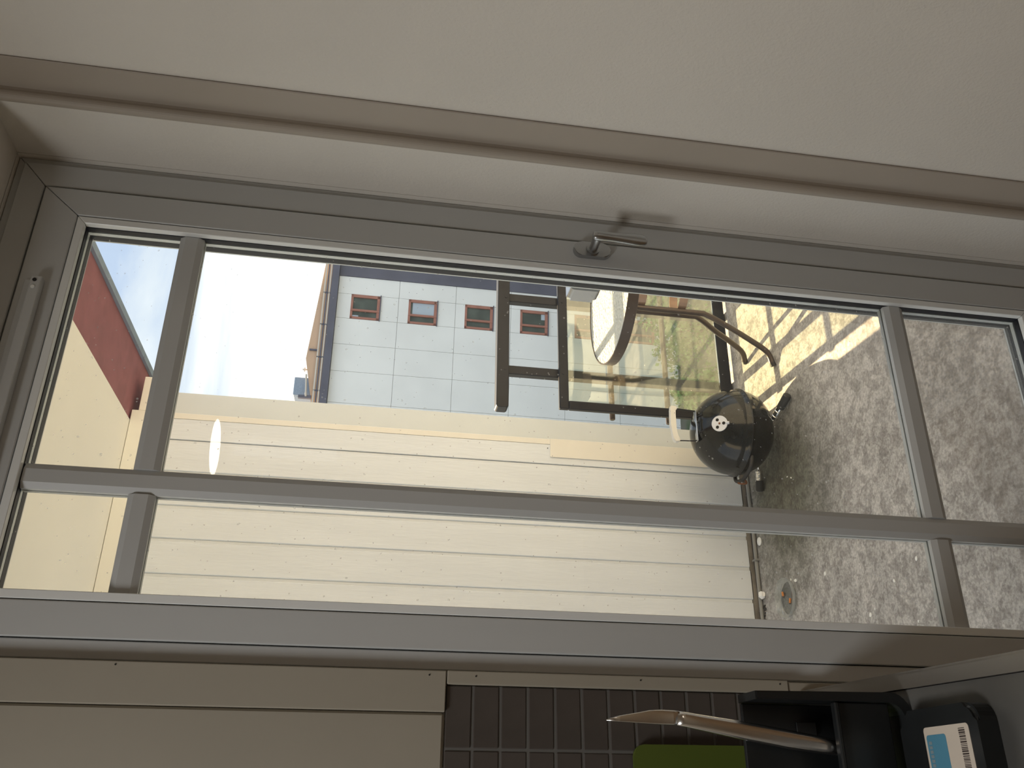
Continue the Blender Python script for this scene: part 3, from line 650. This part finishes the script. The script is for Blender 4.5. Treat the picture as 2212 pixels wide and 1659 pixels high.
# black utensil holder: tall side and back, lower front with a recessed panel
tr_ = tag(empty('utensil_holder', (0, 0, 0)), 'tall black plastic utensil holder with rounded corners at the worktop edge', 'holder')
hx0, hx1, hy0, hy1, hz0, hz1 = -0.16, 0.1135, -0.270, -0.222, 0.851, 1.030
def corner(x, z, r, n=6):   # lower right rounded corner, from the side wall round to the base
    return [(x-r+r*math.cos(math.radians(-90*k/n)), z+r-r*math.sin(math.radians(90*k/n))) for k in range(n+1)]
oc = corner(hx1, hz0, 0.022); ic = corner(hx1-0.0105, hz0+0.008, 0.016)
def swept(name, outer, inner, y0, y1, bev=0.0012):
    bm = bmesh.new(); prism(bm, outer+inner[::-1], 'y', y0, y1)
    if bev: bmesh.ops.bevel(bm, geom=[e for e in bm.edges if abs(e.verts[0].co.y-y0) < 1e-5 and abs(e.verts[1].co.y-y0) < 1e-5], offset=bev, segments=2, affect='EDGES', clamp_overlap=True)
    return link(name, bm, M['blackplastic'], tr_)
swept('shell', [(hx1-0.002, hz1)]+oc+[(hx0, hz0)], [(hx1-0.0105, hz1)]+ic+[(hx0, hz0+0.008)], hy0, hy1)
box('back_panel', hx0, hx1-0.0110, hy1-0.006, hy1, hz0+0.024, hz1-0.001, M['blackplastic'], tr_, 0.001)
box('front_panel', hx0, hx1-0.0110, hy0+0.006, hy0+0.010, hz0+0.024, 0.9345, M['blackplastic'], tr_, 0.001)
box('front_rail', hx0, hx1-0.0108, hy0+0.001, hy0+0.011, 0.9350, 0.9405, M['blackplastic'], tr_, 0.0015)
box('left_panel', hx0-0.006, hx0-0.0003, hy0, hy1, hz0, hz1, M['blackplastic'], tr_, 0.001)
box('inner_clip', 0.070, 0.084, hy1-0.0085, hy1-0.0065, 0.945, 0.968, M['rubber'], tr_, 0.0005)
# low black box with a label on its top
lb = tag(empty('low_box', (0, 0, 0)), 'low black plastic box with a blue and white sticker, in front of the tall holder', 'box')
bm = bmesh.new(); pts = rrect(-0.24, 0.092, -0.404, -0.275, 0.018, 6); prism(bm, pts, 'z', 0.8505, 0.872)
bmesh.ops.bevel(bm, geom=[e for e in bm.edges if e.verts[0].co.z > 0.871 and e.verts[1].co.z > 0.871], offset=0.004, segments=3, affect='EDGES'); link('body', bm, M['blackplastic'], lb)
st = None
bm = bmesh.new(); prism(bm, rrect(-0.06, 0.0735, -0.390, -0.317, 0.004, 4), 'z', 0.8721, 0.8725); st = link('sticker', bm, M['lab_white'], lb)
bm = bmesh.new(); prism(bm, rrect(-0.055, 0.066, -0.3525, -0.3205, 0.003, 3), 'z', 0.8725, 0.8727); link('blue_field', bm, M['lab_blue'], st)
# bar code
bm = bmesh.new(); x = 0.0695
while x > 0.033:
    w = random.choice((.0006, .0009, .0014)); bx(bm, x-w, x, -0.3835, -0.374, 0.8725, 0.8727); x -= w+random.choice((.0006, .0009))
link('bar_code', bm, M['lab_ink'], st)
bm = bmesh.new()
for x in [0.060-0.0042*k for k in range(7)]:
    bx(bm, x-0.003, x, -0.3285, -0.3235, 0.8727, 0.8729)
link('printed_letters', bm, M['lab_grey'], st)
# green board leaning on the tiles
gb = bmesh.new(); prism(gb, rrect(-0.24, 0.071, 0.0, 0.241, 0.014, 6), 'y', -0.0035, 0.0035)
bmesh.ops.bevel(gb, geom=gb.edges[:], offset=0.001, segments=1, affect='EDGES')
g = link('cutting_board', gb, M['green'], None, False, (0, -0.030, 0.852)); g.rotation_euler = (math.radians(-3.2), 0, 0)
g.location = (0, -0.0270, 0.851); tag(g, 'green plastic cutting board standing against the dark tiles behind the holder', 'cutting board')
# steel knife standing in the holder, point up
kn = tag(empty('kitchen_knife', (0, 0, 0)), 'stainless steel knife with hollow handle leaning up out of the black holder', 'knife')
KY_ = -0.249
def blade_loft(name, st, dep, m):
    bm = bmesh.new(); rings = []; n = 20
    for i, (x, z, r) in enumerate(st):
        a = Vector(st[min(i+1, len(st)-1)][:2])-Vector(st[max(i-1, 0)][:2]); t = Vector((a.x, 0, a.y)).normalized(); q = Vector((-t.z, 0, t.x))
        rings.append([bm.verts.new(Vector((x, KY_, z))+q*r*math.cos(2*math.pi*k/n)+Vector((0, 1, 0))*dep[i]*math.sin(2*math.pi*k/n)) for k in range(n)])
    for A_, B_ in zip(rings, rings[1:]):
        for k in range(n): bm.faces.new((A_[k], A_[(k+1) % n], B_[(k+1) % n], B_[k]))
    bm.faces.new(rings[0]); bm.faces.new(rings[-1][::-1])
    return link(name, bm, m, kn, smooth=True)
blade_loft('handle', [(0.0505, 0.880, 0.0068), (0.0525, 0.896, 0.0075), (0.0580, 0.939, 0.0086), (0.0650, 0.991, 0.0097), (0.0730, 1.042, 0.0094), (0.0800, 1.088, 0.0080), (0.0825, 1.104, 0.0076), (0.0834, 1.112, 0.0072)],
           [.0048, .0052, .0062, .0068, .0064, .0052, .0044, .0030], M['steel2'])
blade_loft('blade', [(0.0836, 1.110, 0.0073), (0.0840, 1.117, 0.0074), (0.0843, 1.130, 0.0074), (0.0841, 1.142, 0.0068), (0.0831, 1.155, 0.0052), (0.0818, 1.175, 0.0030), (0.0802, 1.190, 0.0007)],
           [.0030, .0022, .0014, .0012, .0010, .0008, .0005], M['steel2'])

# ================================================================== FAR SURROUNDINGS
AZ = math.radians(-5.5)
def far(x, y, z):   # local building axes (u along the facade, d away from the door) -> world
    return (x*math.cos(AZ)-y*math.sin(AZ), x*math.sin(AZ)+y*math.cos(AZ), z)
GZ = -13.5
bm = bmesh.new(); bx(bm, -60, 90, 2.6, 95, GZ-0.3, GZ); gr = struct(link('ground', bm, M['yard']))
bd = tag(empty('apartment_building', (0, 0, 0), AZ), 'pale grey apartment building with a row of red-brown windows', 'building')
DP = 38.805
u_end, u0 = 20.05, -8.0
bm = bmesh.new(); bx(bm, u0, u_end, DP+0.11, DP+9, GZ, 3.95); link('core', bm, M['joint'], bd)
cols_ = [20.05, 19.10, 17.78, 16.40, 15.00, 13.4, 11.9, 10.4, 7.0, 3.5, 0.0, -4.0, -8.0]
rows_ = [3.95, 0.95, -1.90, -4.72, -7.54, -10.36, GZ]
for r in range(len(rows_)-1):
    for c in range(len(cols_)-1):
        a, b = cols_[c+1]+0.008, cols_[c]-0.008; z0, z1 = rows_[r+1]+0.008, rows_[r]-0.008
        if c == 1:
            wz = 3.28-r*2.83     # window top
            wb = wz-1.42
            if wb > z0:
                box('facade_panel', a, b, DP, DP+0.105, wz, z1, M['facade'], bd); box('facade_panel', a, b, DP, DP+0.105, z0, wb, M['facade'], bd)
                continue
        box('facade_panel', a, b, DP, DP+0.105, z0, z1, M['facade'], bd)
for r in range(6):
    z1 = 3.28-r*2.83; z0 = z1-1.42; a, b = 17.79, 19.09
    if z0 < GZ: continue
    bm = bmesh.new(); y0, y1 = DP-0.02, DP+0.10; fw = 0.11
    bx(bm, a, a+fw, y0, y1, z0, z1); bx(bm, b-fw-0.03, b, y0, y1, z0, z1); bx(bm, a, b, y0, y1, z1-fw, z1); bx(bm, a, b, y0, y1, z0, z0+fw+0.03)
    mu = a+0.46; bx(bm, mu-0.05, mu+0.05, y0-0.02, y1, z0, z1)
    f = link('window', bm, M['winframe'], bd)
    box('pane', a+fw, mu-0.05, DP+0.05, DP+0.07, z0+fw, z1-fw, M['winglass'], f)
    box('pane', mu+0.05, b-fw, DP+0.05, DP+0.07, z0+fw, z1-fw, M['winglass'], f)
    box('drip_sill', a-0.04, b+0.04, DP-0.08, DP+0.0, z0-0.05, z0, M['darkmetal'], f)
    if r == 0: box('curtain', a+fw, a+fw+0.10, DP+0.045, DP+0.0495, z1-fw-0.3, z1-fw, M['curtain'], f)
    if r == 1: box('curtain', mu+0.06, b-fw-0.02, DP+0.045, DP+0.0495, z0+fw, z1-fw-0.1, M['curtain'], f)
    if r == 3: box('curtain', b-0.45, b-fw-0.02, DP+0.045, DP+0.0495, z0+fw+0.02, z0+fw+0.22, M['curtain'], f)
# dark corner trim on the right of the facade, eave band, gutter rails, roof and roof box
box('corner_trim', u_end+0.005, 20.62, DP-0.05, DP+0.4, GZ, 3.95, M['darkmetal'], bd)
box('eave_band', u0, 20.85, DP-0.35, DP+0.3, 3.96, 4.30, M['darkmetal'], bd)
for k, (z, t_) in enumerate(((4.36, .03), (4.47, .03), (4.60, .035))):
    bm = bmesh.new(); bx(bm, u0, 20.8, DP-0.30, DP-0.25, z-t_, z+t_); link('gutter_rail', bm, M['roofrail' if k != 1 else 'darkmetal'], bd)
for k in range(14):
    box('rail_post', 20.6-k*1.7, 20.66-k*1.7, DP-0.30, DP-0.24, 4.30, 4.64, M['darkmetal'], bd)
bm = bmesh.new(); A = [(20.85, 4.30), (20.85, 4.66), (15.5, 5.14), (13.2, 4.72), (u0, 3.97), (u0, 3.96)]
prism(bm, [(20.85, 4.28), (20.85, 4.66), (15.5, 5.14), (13.3, 4.68), (12.0, 4.28)], 'y', DP+0.0, DP+3.0); link('gable_roof', bm, M['roof'], bd)
box('roof_box', 13.72, 14.62, DP+0.3, DP+1.3, 4.75, 5.58, M['bluegrey'], bd, 0.02)
bm = bmesh.new(); tube(bm, [(13.55, DP-0.1, 4.95), (14.65, DP-0.1, 5.03)], 0.045, 8); link('roof_pipe', bm, M['roofrail'], bd)
box('roof_stub', 13.48, 13.62, DP-0.1, DP+0.1, 4.70, 5.30, M['darkmetal'], bd)
bm = bmesh.new(); tube(bm, [(15.95, DP-0.05, 4.62), (15.95, DP-0.05, 5.02)], 0.05, 6); link('roof_stub', bm, M['darkmetal'], bd)
bm = bmesh.new(); tube(bm, [(15.0, DP+0.2, 5.02), (15.0, DP+0.2, 5.25)], 0.04, 6); tube(bm, [(14.9, DP+0.2, 5.15), (15.1, DP+0.2, 5.15)], 0.03, 6); link('roof_stub', bm, M['roofrail'], bd)
# darker neighbour wing to the right of the facade (seen as the strip beyond the corner)
nb = tag(empty('neighbour_building', (0, 0, 0), AZ), 'pale building wing beyond the dark corner of the apartment building', 'building')
box('wing_wall', 20.70, 34.0, DP+0.6, DP+9, GZ, 3.95, M['facade'], nb)
box('wing_eave', 20.90, 34.0, DP+0.3, DP+9, 3.96, 4.30, M['darkmetal'], nb)

# trees in the yard
def tree(u, d, h, r, lab, seed, n=2600):
    rd = random.Random(seed); p = Vector(far(u, d, GZ)); root = tag(empty('tree', p), lab, 'tree', 'trees in the yard below the balcony')
    bm = bmesh.new(); tube(bm, [(0, 0, 0), (0.05, 0, h*0.35), (0, 0.05, h*0.7)], 0.12, 8, rs=[0.16, 0.12, 0.06])
    for k in range(5):
        a = rd.uniform(0, 6.28); tube(bm, [(0.03, 0, h*0.4), (r*0.5*math.cos(a), r*0.5*math.sin(a), h*0.72)], 0.05, 6, rs=[0.06, 0.02])
    link('trunk', bm, M['bark'], root)
    blobs = [(Vector((rd.uniform(-.5, .5)*r, rd.uniform(-.5, .5)*r, h*0.62+rd.uniform(-.25, .38)*h*0.62)), r*rd.uniform(0.35, 0.6)) for _ in range(12)]
    bm = bmesh.new()
    for k in range(n):
        c, br = rd.choice(blobs); dv = Vector((rd.gauss(0, 1), rd.gauss(0, 1), rd.gauss(0, 1))).normalized(); q = c+dv*br*rd.uniform(0.55, 1.0)
        a = Vector((rd.gauss(0, 1), rd.gauss(0, 1), rd.gauss(0, 1))).normalized(); b = a.cross(dv).normalized(); s = rd.uniform(0.06, 0.13)
        v = [bm.verts.new(q+a*s), bm.verts.new(q+b*s*0.6), bm.verts.new(q-a*s), bm.verts.new(q-b*s*0.6)]; bm.faces.new(v)
    o = link('foliage', bm, M['leaf'], root); o['kind'] = 'stuff'
tree(14.4, 28.8, 5.4, 1.9, 'bushy green tree, tallest of the three, below the facade windows', 3)
tree(11.6, 28.4, 4.3, 1.2, 'smaller green tree nearest the grill, left of the tallest tree', 4)
tree(18.6, 29.2, 4.6, 1.7, 'green tree behind the table legs, right of the tallest tree', 5)
bpy.context.view_layer.update()
